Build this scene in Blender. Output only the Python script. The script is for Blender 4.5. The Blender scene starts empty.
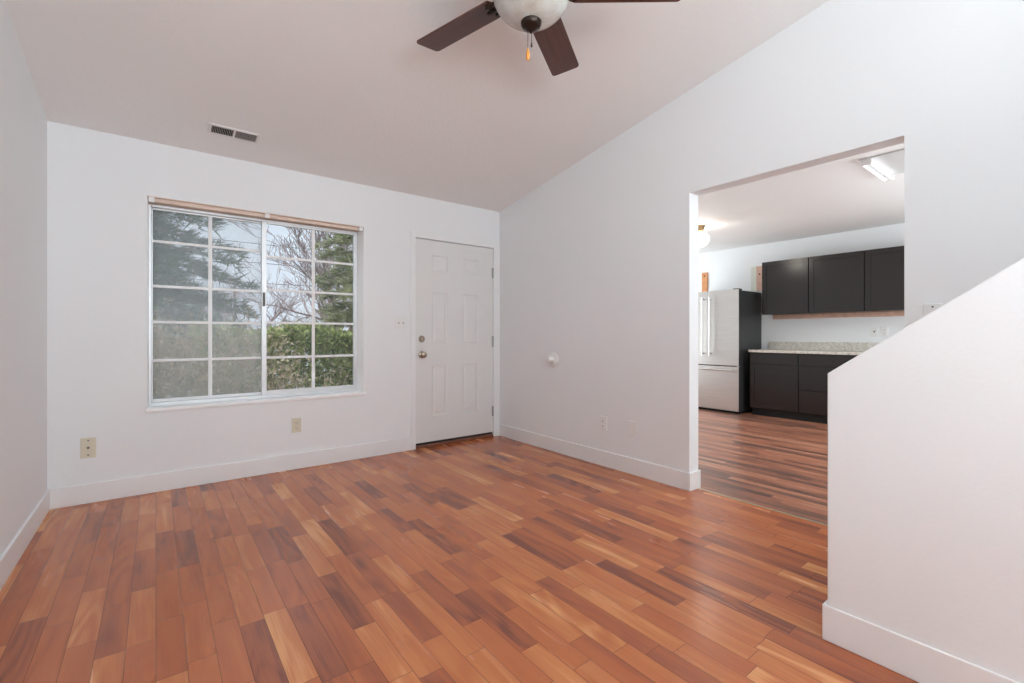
import bpy, bmesh, math, random
from mathutils import Vector, Matrix

# ------------------------------------------------------------------ camera, sky, lights, exposure
sc = bpy.context.scene
COL = sc.collection
PI = math.pi
F, YAW, YH, EYE = 461.154, 0.65759, 335.29, 1.0943
cd = bpy.data.cameras.new('camera')
cam = bpy.data.objects.new('camera', cd)
COL.objects.link(cam)
cam.location = (0, 0, EYE)
cam.rotation_euler = (PI / 2, 0, -YAW)
cd.sensor_width = 36
cd.lens = F / 1024 * 36
cd.shift_y = -(341.5 - YH) / 1024
cd.clip_start = 0.05
cd.clip_end = 400
sc.camera = cam
sc.view_settings.view_transform = 'Standard'
sc.view_settings.look = 'None'
sc.view_settings.exposure = 0.0
sc.view_settings.gamma = 1.0
sc.view_settings.use_curve_mapping = False
sc.cycles.diffuse_bounces = 6
sc.cycles.transparent_max_bounces = 16
sc.cycles.caustics_reflective = False

wd = bpy.data.worlds.new('overcast_sky')
sc.world = wd
wd.use_nodes = True
wn = wd.node_tree
wn.nodes.clear()
w_out = wn.nodes.new('ShaderNodeOutputWorld')
w_bg = wn.nodes.new('ShaderNodeBackground')
w_tc = wn.nodes.new('ShaderNodeTexCoord')
w_no = wn.nodes.new('ShaderNodeTexNoise')
w_no.inputs['Scale'].default_value = 2.2
w_no.inputs['Detail'].default_value = 4
w_rp = wn.nodes.new('ShaderNodeValToRGB')
w_rp.color_ramp.elements[0].position = 0.3
w_rp.color_ramp.elements[0].color = (0.72, 0.79, 0.92, 1)
w_rp.color_ramp.elements[1].position = 0.7
w_rp.color_ramp.elements[1].color = (0.86, 0.89, 0.96, 1)
wn.links.new(w_tc.outputs['Generated'], w_no.inputs['Vector'])
wn.links.new(w_no.outputs['Fac'], w_rp.inputs['Fac'])
wn.links.new(w_rp.outputs['Color'], w_bg.inputs['Color'])
w_bg.inputs['Strength'].default_value = 1.1
wn.links.new(w_bg.outputs['Background'], w_out.inputs['Surface'])


def area_light(name, loc, rot, sx, sy, power, color):
    ld = bpy.data.lights.new(name, 'AREA')
    ld.shape = 'RECTANGLE'
    ld.size = sx
    ld.size_y = sy
    ld.energy = power
    ld.color = color
    o = bpy.data.objects.new(name, ld)
    o.location = loc
    o.rotation_euler = rot
    COL.objects.link(o)
    return o


# added fill lights out of view, at assumed openings in living room and kitchen
area_light('rear_daylight_fill', (0.4, -2.4, 1.4), (PI / 2 + 1.15, 0, 0.2), 1.7, 1.7, 158, (0.865, 0.965, 1.0))  # window assumed behind the camera; lamp tilted up to bounce off the ceiling
area_light('stairwell_fill', (2.45, -2.45, 2.75), (PI / 2 - 0.2, 0, 0.6), 0.8, 1.1, 23, (0.865, 0.965, 1.0))  # added above the unseen stairs to lighten the left wall and floor
area_light('kitchen_rear_daylight_fill', (5.2, -0.38, 1.5), (PI / 2 + 0.25, 0, 0), 2.0, 1.3, 54, (0.88, 0.97, 1.0))  # added at an assumed opening to brighten the jamb and kitchen
area_light('kitchen_front_fill', (5.7, 5.2, 1.3), (PI / 2 + 0.3, 0, PI - 0.1), 1.6, 1.9, 62, (0.88, 0.97, 1.0))  # added out of view to even the kitchen light, no such door known
sun_d = bpy.data.lights.new('overcast_sun', 'SUN')
sun_d.energy = 2.6
sun_d.angle = math.radians(50)
sun_d.color = (1.0, 0.98, 0.95)
sun = bpy.data.objects.new('overcast_sun', sun_d)
COL.objects.link(sun)
sun.location = (-8, 6, 12)
sun.rotation_euler = Vector((0.62, 0.02, -0.78)).to_track_quat('-Z', 'Y').to_euler()

# ------------------------------------------------------------------ measured places
XL, XR, XR2, YB = -0.5397, 2.9745, 3.088, 4.0747
XJ = 3.06  # joint between the two floors
Y1, Y2, HO, SL = 1.8067, 0.6286, 2.098, 0.1679
XS, XS2, YS, ZS, SLS = 1.907, 2.03, 0.6185, 0.9575, 0.7453
BH, BT = 0.127, 0.014
YR = -2.6
XK = 7.1
H = 2.44
YK0, YK1 = -0.5, 5.4


def ceil_z(y):
    return H + SL * (YB - y)


# ------------------------------------------------------------------ helpers
class MB:
    def __init__(self):
        self.v, self.f, self.mi = [], [], []

    def add(self, vs, fs, m=0):
        n = len(self.v)
        self.v += [tuple(p) for p in vs]
        for f in fs:
            self.f.append(tuple(i + n for i in f))
            self.mi.append(m)
        return self

    def box(self, a, b, m=0, M=None):
        x0, y0, z0 = a
        x1, y1, z1 = b
        x0, x1 = min(x0, x1), max(x0, x1)
        y0, y1 = min(y0, y1), max(y0, y1)
        z0, z1 = min(z0, z1), max(z0, z1)
        vs = [Vector(p) for p in ((x0, y0, z0), (x1, y0, z0), (x1, y1, z0), (x0, y1, z0),
                                  (x0, y0, z1), (x1, y0, z1), (x1, y1, z1), (x0, y1, z1))]
        if M is not None:
            vs = [M @ p for p in vs]
        return self.add(vs, [(0, 3, 2, 1), (4, 5, 6, 7), (0, 1, 5, 4), (1, 2, 6, 5), (2, 3, 7, 6), (3, 0, 4, 7)], m)

    def prism_x(self, poly, x0, x1, m=0):
        """poly: (y, z) points, counter-clockwise seen from +X."""
        n = len(poly)
        vs = [(x0, y, z) for y, z in poly] + [(x1, y, z) for y, z in poly]
        fs = [tuple(range(n - 1, -1, -1)), tuple(range(n, 2 * n))]
        for i in range(n):
            j = (i + 1) % n
            fs.append((i, j, n + j, n + i))
        return self.add(vs, fs, m)

    def lathe(self, prof, c=(0, 0, 0), axis='z', seg=28, m=0):
        """prof: (radius, height) from bottom to top."""
        vs, fs = [], []
        for r, h in prof:
            for i in range(seg):
                a = 2 * PI * i / seg
                p = (r * math.cos(a), r * math.sin(a), h)
                if axis == 'y':
                    p = (p[0], p[2], -p[1])
                elif axis == 'x':
                    p = (p[2], p[1], -p[0])
                vs.append((p[0] + c[0], p[1] + c[1], p[2] + c[2]))
        for k in range(len(prof) - 1):
            for i in range(seg):
                j = (i + 1) % seg
                fs.append((k * seg + i, k * seg + j, (k + 1) * seg + j, (k + 1) * seg + i))
        fs.append(tuple(range(seg - 1, -1, -1)))
        fs.append(tuple((len(prof) - 1) * seg + i for i in range(seg)))
        return self.add(vs, fs, m)

    def tube(self, pts, rads, seg=6, m=0, cap=True):
        pts = [Vector(p) for p in pts]
        vs, fs = [], []
        up = Vector((0, 0, 1))
        for k, p in enumerate(pts):
            d = (pts[min(k + 1, len(pts) - 1)] - pts[max(k - 1, 0)])
            d = d.normalized() if d.length > 1e-9 else up
            s = d.cross(Vector((0.31, 0.95, 0.05)) if abs(d.z) > 0.9 else up).normalized()
            t = d.cross(s)
            for i in range(seg):
                a = 2 * PI * i / seg
                vs.append(p + (s * math.cos(a) + t * math.sin(a)) * rads[k])
        for k in range(len(pts) - 1):
            for i in range(seg):
                j = (i + 1) % seg
                fs.append((k * seg + i, (k + 1) * seg + i, (k + 1) * seg + j, k * seg + j))
        if cap:
            fs.append(tuple(range(seg)))
            fs.append(tuple((len(pts) - 1) * seg + i for i in range(seg - 1, -1, -1)))
        return self.add(vs, fs, m)

    def build(self, name, mats, parent=None, bevel=0.0, smooth=False, seg=2, origin=None):
        me = bpy.data.meshes.new(name)
        vs = self.v
        if origin is not None:
            vs = [(p[0] - origin[0], p[1] - origin[1], p[2] - origin[2]) for p in vs]
        me.from_pydata(vs, [], self.f)
        mats = mats if isinstance(mats, (list, tuple)) else [mats]
        for mt in mats:
            me.materials.append(mt)
        if len(mats) > 1:
            me.polygons.foreach_set('material_index', self.mi)
        bm = bmesh.new()
        bm.from_mesh(me)
        bmesh.ops.recalc_face_normals(bm, faces=bm.faces)
        bm.to_mesh(me)
        bm.free()
        o = bpy.data.objects.new(name, me)
        COL.objects.link(o)
        if origin is not None:
            o.location = origin
        if parent is not None:
            o.parent = parent
        if smooth:
            for p in me.polygons:
                p.use_smooth = True
            try:
                me.set_sharp_from_angle(angle=math.radians(38))
            except Exception:
                pass
        if bevel:
            md = o.modifiers.new('edge', 'BEVEL')
            md.width = bevel
            md.segments = seg
            md.limit_method = 'ANGLE'
        me.update()
        return o


def tag(o, label=None, cat=None, group=None, kind=None):
    if label:
        o['label'] = label
    if cat:
        o['category'] = cat
    if group:
        o['group'] = group
    if kind:
        o['kind'] = kind
    return o


def empty(name, loc=(0, 0, 0), rz=0.0):
    o = bpy.data.objects.new(name, None)
    COL.objects.link(o)
    o.location = loc
    o.rotation_euler = (0, 0, rz)
    o.empty_display_size = 0.05
    return o


def struct(o, label=None, cat=None):
    return tag(o, label, cat, None, 'structure')


def children(o):
    return [c for c in bpy.data.objects if c.parent is o]


def copy_tree(o, parent=None):
    c = o.copy()
    COL.objects.link(c)
    c.parent = parent
    for ch in children(o):
        copy_tree(ch, c)
    return c


# ------------------------------------------------------------------ materials
def new_mat(name):
    m = bpy.data.materials.new(name)
    m.use_nodes = True
    nt = m.node_tree
    b = nt.nodes['Principled BSDF']
    return m, nt, b


def L(nt, a, b):
    nt.links.new(a, b)


def node(nt, t, **kw):
    n = nt.nodes.new(t)
    for k, v in kw.items():
        setattr(n, k, v)
    return n


def math_n(nt, op, a, b=None, c=None):
    n = node(nt, 'ShaderNodeMath', operation=op)
    for i, x in enumerate((a, b, c)):
        if x is None:
            continue
        if isinstance(x, (int, float)):
            n.inputs[i].default_value = x
        else:
            L(nt, x, n.inputs[i])
    return n.outputs[0]


def ramp(nt, fac, stops):
    n = node(nt, 'ShaderNodeValToRGB')
    e = n.color_ramp.elements
    while len(e) < len(stops):
        e.new(0.5)
    for i, (p, c) in enumerate(stops):
        e[i].position = p
        e[i].color = (*c, 1) if len(c) == 3 else c
    L(nt, fac, n.inputs['Fac'])
    return n.outputs['Color']


def noise(nt, vec, scale, detail=2, rough=0.5, dist=0.0):
    n = node(nt, 'ShaderNodeTexNoise')
    n.inputs['Scale'].default_value = scale
    n.inputs['Detail'].default_value = detail
    n.inputs['Roughness'].default_value = rough
    n.inputs['Distortion'].default_value = dist
    if vec is not None:
        L(nt, vec, n.inputs['Vector'])
    return n.outputs['Fac']


def mixc(nt, fac, a, b, mode='MIX'):
    n = node(nt, 'ShaderNodeMix', data_type='RGBA', blend_type=mode)
    for s, x in ((n.inputs[0], fac), (n.inputs[6], a), (n.inputs[7], b)):
        if isinstance(x, (int, float)):
            s.default_value = x
        elif isinstance(x, tuple):
            s.default_value = (*x, 1)
        else:
            L(nt, x, s)
    return n.outputs[2]


def bump(nt, b, height, strength, dist=0.01):
    n = node(nt, 'ShaderNodeBump')
    n.inputs['Strength'].default_value = strength
    n.inputs['Distance'].default_value = dist
    L(nt, height, n.inputs['Height'])
    L(nt, n.outputs['Normal'], b.inputs['Normal'])


def plain(name, col, rough=0.5, metal=0.0, var=0.04, scale=6.0, bs=0.0, bscale=60, spec=0.5, coat=0.0):
    m, nt, b = new_mat(name)
    tc = node(nt, 'ShaderNodeTexCoord').outputs['Object']
    f = noise(nt, tc, scale, 3)
    c = ramp(nt, f, [(0.3, tuple(x * (1 - var) for x in col)), (0.7, tuple(min(1, x * (1 + var)) for x in col))])
    L(nt, c, b.inputs['Base Color'])
    b.inputs['Roughness'].default_value = rough
    b.inputs['Metallic'].default_value = metal
    b.inputs['Specular IOR Level'].default_value = spec
    if coat:
        b.inputs['Coat Weight'].default_value = coat
        b.inputs['Coat Roughness'].default_value = 0.27
    if bs:
        bump(nt, b, noise(nt, tc, bscale, 3), bs, 0.004)
    return m


def paint(name, col, bs, bscale, rough=0.65):
    m, nt, b = new_mat(name)
    tc = node(nt, 'ShaderNodeTexCoord').outputs['Object']
    f = noise(nt, tc, 1.3, 2)
    L(nt, ramp(nt, f, [(0.3, tuple(x * 0.985 for x in col)), (0.7, col)]), b.inputs['Base Color'])
    b.inputs['Roughness'].default_value = rough
    b.inputs['Specular IOR Level'].default_value = 0.3
    h = noise(nt, tc, bscale, 4, 0.55)
    h2 = math_n(nt, 'SMOOTHSTEP', h, 0.45, 0.6) if False else h
    bump(nt, b, h2, bs, 0.006)
    return m


def board_mat(name, width, length, stops, rough, grain=1.0, streak=0.35, gap=0.0009, coat=0.0, spread=0.85):
    """strip flooring running along Y: random-length boards, each with its own tone and figure"""
    m, nt, b = new_mat(name)
    tc = node(nt, 'ShaderNodeTexCoord').outputs['Object']
    sp = node(nt, 'ShaderNodeSeparateXYZ')
    L(nt, tc, sp.inputs[0])
    X, Y = sp.outputs[0], sp.outputs[1]
    xs = math_n(nt, 'DIVIDE', X, width)
    row = math_n(nt, 'FLOOR', xs)
    fx = math_n(nt, 'FRACT', xs)
    wn_ = node(nt, 'ShaderNodeTexWhiteNoise', noise_dimensions='1D')
    L(nt, row, wn_.inputs['W'])
    w = math_n(nt, 'ADD', math_n(nt, 'DIVIDE', Y, length), math_n(nt, 'MULTIPLY', wn_.outputs['Value'], 613.0))
    vo = node(nt, 'ShaderNodeTexVoronoi', voronoi_dimensions='1D', feature='F1')
    vo.inputs['Scale'].default_value = 1.0
    vo.inputs['Randomness'].default_value = 0.75
    L(nt, w, vo.inputs['W'])
    ve = node(nt, 'ShaderNodeTexVoronoi', voronoi_dimensions='1D', feature='DISTANCE_TO_EDGE')
    ve.inputs['Scale'].default_value = 1.0
    ve.inputs['Randomness'].default_value = 0.75
    L(nt, w, ve.inputs['W'])
    cs = node(nt, 'ShaderNodeSeparateColor')
    L(nt, vo.outputs['Color'], cs.inputs[0])
    r1, r2, r3 = cs.outputs[0], cs.outputs[1], cs.outputs[2]
    # figure
    cv = node(nt, 'ShaderNodeCombineXYZ')
    L(nt, math_n(nt, 'ADD', math_n(nt, 'MULTIPLY', X, 8.0), math_n(nt, 'MULTIPLY', r2, 31.0)), cv.inputs[0])
    L(nt, math_n(nt, 'MULTIPLY', Y, 1.3), cv.inputs[1])
    L(nt, math_n(nt, 'MULTIPLY', r3, 57.0), cv.inputs[2])
    n1 = noise(nt, cv.outputs[0], 1.0, 1, 0.4, 0.2)
    rings = math_n(nt, 'SINE', math_n(nt, 'MULTIPLY', n1, math_n(nt, 'ADD', 26.0, math_n(nt, 'MULTIPLY', r2, 34.0))))
    cv2 = node(nt, 'ShaderNodeCombineXYZ')
    L(nt, math_n(nt, 'MULTIPLY', X, 130.0), cv2.inputs[0])
    L(nt, math_n(nt, 'MULTIPLY', Y, 3.5), cv2.inputs[1])
    L(nt, math_n(nt, 'MULTIPLY', r3, 91.0), cv2.inputs[2])
    n2 = noise(nt, cv2.outputs[0], 1.0, 3, 0.6)
    cv3 = node(nt, 'ShaderNodeCombineXYZ')
    L(nt, math_n(nt, 'MULTIPLY', X, 16.0), cv3.inputs[0])
    L(nt, math_n(nt, 'MULTIPLY', Y, 1.6), cv3.inputs[1])
    L(nt, math_n(nt, 'MULTIPLY', r1, 77.0), cv3.inputs[2])
    n3 = noise(nt, cv3.outputs[0], 1.0, 2, 0.45, 0.2)
    tone = math_n(nt, 'ADD', math_n(nt, 'ADD', math_n(nt, 'MULTIPLY', r1, spread), 0.5 - spread * 0.5), math_n(nt, 'MULTIPLY', math_n(nt, 'SUBTRACT', n3, 0.5), streak * 2))
    tone = math_n(nt, 'ADD', tone, math_n(nt, 'MULTIPLY', rings, math_n(nt, 'MULTIPLY_ADD', math_n(nt, 'MULTIPLY', r3, r3), 0.09 * grain, 0.035 * grain)))
    tone = math_n(nt, 'ADD', tone, math_n(nt, 'MULTIPLY', math_n(nt, 'SUBTRACT', n2, 0.5), 0.34 * grain))
    col = ramp(nt, tone, stops)
    # joints
    ex = math_n(nt, 'MULTIPLY', math_n(nt, 'MINIMUM', fx, math_n(nt, 'SUBTRACT', 1.0, fx)), width)
    ey = math_n(nt, 'MULTIPLY', ve.outputs['Distance'], length)
    e = math_n(nt, 'MINIMUM', ex, ey)
    gp = node(nt, 'ShaderNodeMapRange', interpolation_type='SMOOTHSTEP')
    L(nt, e, gp.inputs[0])
    gp.inputs[1].default_value = gap * 0.3
    gp.inputs[2].default_value = gap * 1.6
    col = mixc(nt, gp.outputs[0], (0.12, 0.045, 0.026), col)
    L(nt, col, b.inputs['Base Color'])
    rg = math_n(nt, 'ADD', rough, math_n(nt, 'MULTIPLY', math_n(nt, 'SUBTRACT', n3, 0.5), 0.12))
    rg = math_n(nt, 'ADD', rg, math_n(nt, 'MULTIPLY', r2, 0.05))
    L(nt, rg, b.inputs['Roughness'])
    if coat:
        b.inputs['Coat Weight'].default_value = coat
        b.inputs['Coat Roughness'].default_value = 0.2
    hh = math_n(nt, 'ADD', gp.outputs[0], math_n(nt, 'MULTIPLY', n2, 0.12))
    hh = math_n(nt, 'ADD', hh, math_n(nt, 'MULTIPLY', r3, 0.25))
    bump(nt, b, hh, 0.25, 0.0015)
    return m


M = {}
M['wall'] = paint('white_wall_paint', (0.82, 0.83, 0.84), 0.10, 75)
M['ceiling'] = paint('textured_ceiling_paint', (0.86, 0.85, 0.84), 0.5, 42)
M['trim'] = plain('white_trim_paint', (0.82, 0.82, 0.825), 0.38, var=0.01)
M['trim_gloss_lit'] = plain('lit_glossy_trim', (0.88, 0.88, 0.88), 0.3, var=0.01)  # lighter, glossier trim copy; window light on sill and linings put into the colour
M['door'] = plain('door_paint', (0.74, 0.735, 0.725), 0.42, var=0.012)
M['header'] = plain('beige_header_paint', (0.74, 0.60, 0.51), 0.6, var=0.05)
M['floor'] = board_mat('reddish_strip_floor', 0.083, 0.47, [
    (0.0, (0.22, 0.066, 0.038)), (0.13, (0.34, 0.100, 0.047)), (0.34, (0.45, 0.130, 0.051)),
    (0.62, (0.51, 0.158, 0.059)), (0.84, (0.585, 0.208, 0.077)), (1.0, (0.72, 0.33, 0.135))], 0.22)
M['kfloor'] = board_mat('streaked_laminate_floor', 0.062, 1.2, [
    (0.0, (0.15, 0.08, 0.062)), (0.3, (0.26, 0.115, 0.078)), (0.5, (0.38, 0.15, 0.092)),
    (0.75, (0.46, 0.19, 0.11)), (1.0, (0.52, 0.25, 0.16))], 0.3, 1.2, 0.8, 0.0004)
M['espresso'] = plain('espresso_wood', (0.011, 0.0080, 0.0072), 0.22, var=0.08, scale=4, spec=0.58)
M['birch'] = plain('birch_ply', (0.62, 0.42, 0.30), 0.55, var=0.1)
M['orange_wood'] = plain('orange_raw_wood', (0.62, 0.27, 0.11), 0.6, var=0.15, scale=14)
M['pink_wood'] = plain('pale_raw_wood', (0.66, 0.43, 0.33), 0.6, var=0.12, scale=14)
M['plastic'] = plain('white_plastic', (0.80, 0.80, 0.79), 0.35, var=0.01)
M['cream'] = plain('cream_plastic', (0.68, 0.63, 0.50), 0.4, var=0.02)
M['dark'] = plain('black_gap', (0.012, 0.011, 0.010), 0.7, var=0.1)
M['slot'] = plain('grey_slot', (0.16, 0.15, 0.14), 0.6, var=0.1)
M['nickel'] = plain('satin_nickel', (0.42, 0.36, 0.30), 0.3, 1.0, var=0.04)
M['hinge'] = plain('steel_hinge', (0.42, 0.41, 0.40), 0.4, 1.0, var=0.05)
M['alu'] = plain('window_aluminium', (0.66, 0.67, 0.68), 0.42, 0.6, var=0.03)
M['vinyl'] = plain('white_muntin', (0.84, 0.84, 0.84), 0.4, var=0.01)
M['bronze'] = plain('oil_bronze', (0.045, 0.032, 0.026), 0.3, 0.85, var=0.15)
M['amber'] = plain('amber_bead', (0.75, 0.30, 0.045), 0.15, var=0.1, coat=0.6)
M['charcoal'] = plain('charcoal_fridge_side', (0.035, 0.036, 0.037), 0.42, var=0.05)
M['brass'] = plain('aged_brass', (0.45, 0.33, 0.18), 0.3, 1.0, var=0.08)
M['vent'] = plain('vent_enamel', (0.78, 0.765, 0.755), 0.45, var=0.01)
M['vent2'] = plain('fixture_enamel', (0.62, 0.62, 0.62), 0.5, var=0.01)
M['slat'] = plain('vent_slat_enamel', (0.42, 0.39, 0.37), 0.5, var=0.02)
M['strip'] = plain('metal_transition', (0.55, 0.50, 0.36), 0.35, 0.8, var=0.05)


def steel_mat():
    m, nt, b = new_mat('brushed_stainless')
    tc = node(nt, 'ShaderNodeTexCoord').outputs['Object']
    mp = node(nt, 'ShaderNodeMapping')
    mp.inputs['Scale'].default_value = (4, 4, 260)
    L(nt, tc, mp.inputs[0])
    f = noise(nt, mp.outputs[0], 1.0, 3)
    L(nt, ramp(nt, f, [(0.3, (0.62, 0.60, 0.58)), (0.7, (0.70, 0.68, 0.66))]), b.inputs['Base Color'])
    b.inputs['Metallic'].default_value = 1.0
    b.inputs['Roughness'].default_value = 0.38
    return m


M['steel'] = steel_mat()


def granite_mat():
    m, nt, b = new_mat('speckled_granite')
    tc = node(nt, 'ShaderNodeTexCoord').outputs['Object']
    a = noise(nt, tc, 55, 4, 0.7)
    c = noise(nt, tc, 17, 3, 0.6)
    c1 = ramp(nt, a, [(0.33, (0.24, 0.22, 0.19)), (0.43, (0.62, 0.59, 0.53)), (0.58, (0.80, 0.78, 0.73)), (0.7, (0.62, 0.59, 0.54))])
    c2 = ramp(nt, c, [(0.35, (0.85, 0.82, 0.78)), (0.65, (1, 1, 1))])
    L(nt, mixc(nt, 1.0, c1, c2, 'MULTIPLY'), b.inputs['Base Color'])
    b.inputs['Roughness'].default_value = 0.2
    return m


M['granite'] = granite_mat()


def blade_mat():
    m, nt, b = new_mat('walnut_fan_blade')
    tc = node(nt, 'ShaderNodeTexCoord').outputs['Object']
    mp = node(nt, 'ShaderNodeMapping')
    mp.inputs['Scale'].default_value = (3, 60, 60)
    L(nt, tc, mp.inputs[0])
    f = noise(nt, mp.outputs[0], 1.0, 4, 0.6)
    L(nt, ramp(nt, f, [(0.3, (0.058, 0.021, 0.016)), (0.7, (0.118, 0.043, 0.033))]), b.inputs['Base Color'])
    b.inputs['Roughness'].default_value = 0.38
    return m


M['blade'] = blade_mat()


def alabaster_mat():
    m, nt, b = new_mat('alabaster_glass')
    tc = node(nt, 'ShaderNodeTexCoord').outputs['Object']
    f = noise(nt, tc, 9, 4, 0.6, 0.6)
    L(nt, ramp(nt, f, [(0.3, (0.50, 0.47, 0.41)), (0.55, (0.63, 0.645, 0.62)), (0.75, (0.70, 0.72, 0.70))]), b.inputs['Base Color'])
    b.inputs['Roughness'].default_value = 0.22
    b.inputs['Transmission Weight'].default_value = 0.0
    b.inputs['Subsurface Weight'].default_value = 0.25
    b.inputs['Subsurface Radius'].default_value = (0.05, 0.05, 0.05)
    return m


M['alabaster'] = alabaster_mat()


def emit_mat(name, col, s):
    m, nt, b = new_mat(name)
    b.inputs['Base Color'].default_value = (0.85, 0.85, 0.85, 1)
    b.inputs['Emission Color'].default_value = (*col, 1)
    b.inputs['Emission Strength'].default_value = s
    return m


M['globe'] = emit_mat('lit_opal_globe', (1.0, 0.93, 0.82), 13.0)
M['tube'] = emit_mat('lit_fluorescent_tube', (0.97, 0.98, 1.0), 1.25)


def glass_mat(name, haze):
    m = bpy.data.materials.new(name)
    m.use_nodes = True
    nt = m.node_tree
    nt.nodes.clear()
    out = node(nt, 'ShaderNodeOutputMaterial')
    tr = node(nt, 'ShaderNodeBsdfTransparent')
    tr.inputs[0].default_value = (0.96, 0.98, 0.98, 1)
    gl = node(nt, 'ShaderNodeBsdfGlossy')
    gl.inputs['Roughness'].default_value = 0.02
    mx = node(nt, 'ShaderNodeMixShader')
    mx.inputs[0].default_value = 0.002
    L(nt, tr.outputs[0], mx.inputs[1])
    L(nt, gl.outputs[0], mx.inputs[2])
    last = mx.outputs[0]
    if haze:
        tc = node(nt, 'ShaderNodeTexCoord').outputs['Object']
        mp = node(nt, 'ShaderNodeMapping')
        mp.inputs['Rotation'].default_value = (0, 0.5, 0)
        mp.inputs['Scale'].default_value = (2.2, 1, 0.9)
        L(nt, tc, mp.inputs[0])
        f1 = noise(nt, mp.outputs[0], 1.6, 3, 0.5, 0.0)
        f2 = noise(nt, tc, 26, 3, 0.6)
        f = math_n(nt, 'ADD', math_n(nt, 'MULTIPLY', f1, 0.75), math_n(nt, 'MULTIPLY', f2, 0.25))
        mr = node(nt, 'ShaderNodeMapRange')
        L(nt, f, mr.inputs[0])
        mr.inputs[1].default_value = 0.3
        mr.inputs[2].default_value = 0.7
        mr.inputs[3].default_value = haze * 0.82
        mr.inputs[4].default_value = haze * 1.18
        df = node(nt, 'ShaderNodeBsdfDiffuse')
        df.inputs[0].default_value = (0.76, 0.82, 0.85, 1)
        tl = node(nt, 'ShaderNodeBsdfTranslucent')
        tl.inputs[0].default_value = (0.86, 0.92, 0.95, 1)
        m2 = node(nt, 'ShaderNodeMixShader')
        m2.inputs[0].default_value = 0.7
        L(nt, df.outputs[0], m2.inputs[1])
        L(nt, tl.outputs[0], m2.inputs[2])
        m3 = node(nt, 'ShaderNodeMixShader')
        L(nt, mr.outputs[0], m3.inputs[0])
        L(nt, last, m3.inputs[1])
        L(nt, m2.outputs[0], m3.inputs[2])
        last = m3.outputs[0]
    L(nt, last, out.inputs['Surface'])
    return m


M['clear'] = glass_mat('clear_window_glass', 0)
M['hazy'] = glass_mat('fogged_window_glass', 0.25)
M['thinhaze'] = glass_mat('lightly_dusty_glass', 0.05)


def leaf_mat(name, a, b_, c, scale=5.0):
    m, nt, b = new_mat(name)
    tc = node(nt, 'ShaderNodeTexCoord').outputs['Object']
    f = noise(nt, tc, scale, 5, 0.75)
    L(nt, ramp(nt, f, [(0.32, a), (0.5, b_), (0.68, c)]), b.inputs['Base Color'])
    b.inputs['Roughness'].default_value = 0.6
    return m


M['hedge'] = leaf_mat('hedge_leaf', (0.12, 0.16, 0.05), (0.32, 0.38, 0.12), (0.56, 0.56, 0.24), 9)
M['needle'] = leaf_mat('conifer_needle', (0.05, 0.085, 0.06), (0.12, 0.17, 0.11), (0.26, 0.28, 0.17), 4)
M['needle2'] = leaf_mat('pine_needle', (0.16, 0.18, 0.09), (0.42, 0.45, 0.24), (0.72, 0.70, 0.44), 4)
M['bark'] = leaf_mat('tree_bark', (0.10, 0.075, 0.065), (0.20, 0.15, 0.135), (0.32, 0.26, 0.24), 6)
M['twig'] = leaf_mat('reddish_twig', (0.20, 0.13, 0.125), (0.32, 0.22, 0.21), (0.44, 0.33, 0.31), 3)
M['stem'] = leaf_mat('tan_stem', (0.26, 0.19, 0.12), (0.46, 0.37, 0.25), (0.62, 0.53, 0.40), 8)
M['dry'] = leaf_mat('dry_leaf', (0.34, 0.25, 0.16), (0.52, 0.41, 0.29), (0.66, 0.55, 0.42), 8)
M['brown'] = leaf_mat('brown_shrub_leaf', (0.20, 0.14, 0.10), (0.46, 0.36, 0.25), (0.68, 0.58, 0.44), 7)
M['thresh'] = plain('worn_wood_threshold', (0.22, 0.085, 0.05), 0.4, var=0.2, scale=12)
M['pole'] = plain('weathered_pole', (0.22, 0.20, 0.19), 0.8, var=0.1)


def ground_mat():
    m, nt, b = new_mat('yard_ground')
    tc = node(nt, 'ShaderNodeTexCoord').outputs['Object']
    f = noise(nt, tc, 1.1, 5, 0.6)
    g = noise(nt, tc, 14, 4, 0.7)
    c = ramp(nt, g, [(0.35, (0.09, 0.09, 0.05)), (0.65, (0.24, 0.22, 0.13))])
    s = ramp(nt, f, [(0.53, (0, 0, 0)), (0.57, (1, 1, 1))])
    L(nt, mixc(nt, s, c, (0.62, 0.68, 0.80)), b.inputs['Base Color'])
    b.inputs['Roughness'].default_value = 0.9
    return m


M['ground'] = ground_mat()

# ------------------------------------------------------------------ room shell
# floors
f = MB().box((XL - 0.12, YR - 0.1, -0.08), (XJ, YB + 0.02, 0.0))
struct(f.build('floor', M['floor']), 'reddish brown hardwood strip floor of the living room', 'floor')
f = MB().box((XJ, YK0 - 0.1, -0.08), (XK + 0.1, YK1 + 0.1, -0.002))
struct(f.build('floor_kitchen', M['kfloor']), 'streaked dark red wood floor of the kitchen beyond the opening', 'floor')
f = MB().prism_x([(Y2, -0.002), (Y1, -0.002), (Y1, 0.003), (Y2, 0.003)], XJ - 0.009, XJ + 0.009)
struct(f.build('trim_1', M['strip'], bevel=0.002), 'thin metal strip across the kitchen opening floor joint', 'trim')

# sloped ceiling
f = MB().prism_x([(YR - 0.1, ceil_z(YR - 0.1)), (YB + 0.15, ceil_z(YB + 0.15)), (YB + 0.15, ceil_z(YB + 0.15) + 0.12), (YR - 0.1, ceil_z(YR - 0.1) + 0.12)], XL - 0.12, XR2)
struct(f.build('ceiling', M['ceiling']), 'sloped textured ceiling of the living room', 'ceiling')
f = MB().box((XR2, YK0 - 0.1, H), (XK + 0.1, YK1 + 0.1, H + 0.12))
struct(f.build('ceiling_kitchen', M['ceiling']), 'flat white kitchen ceiling', 'ceiling')

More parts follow.
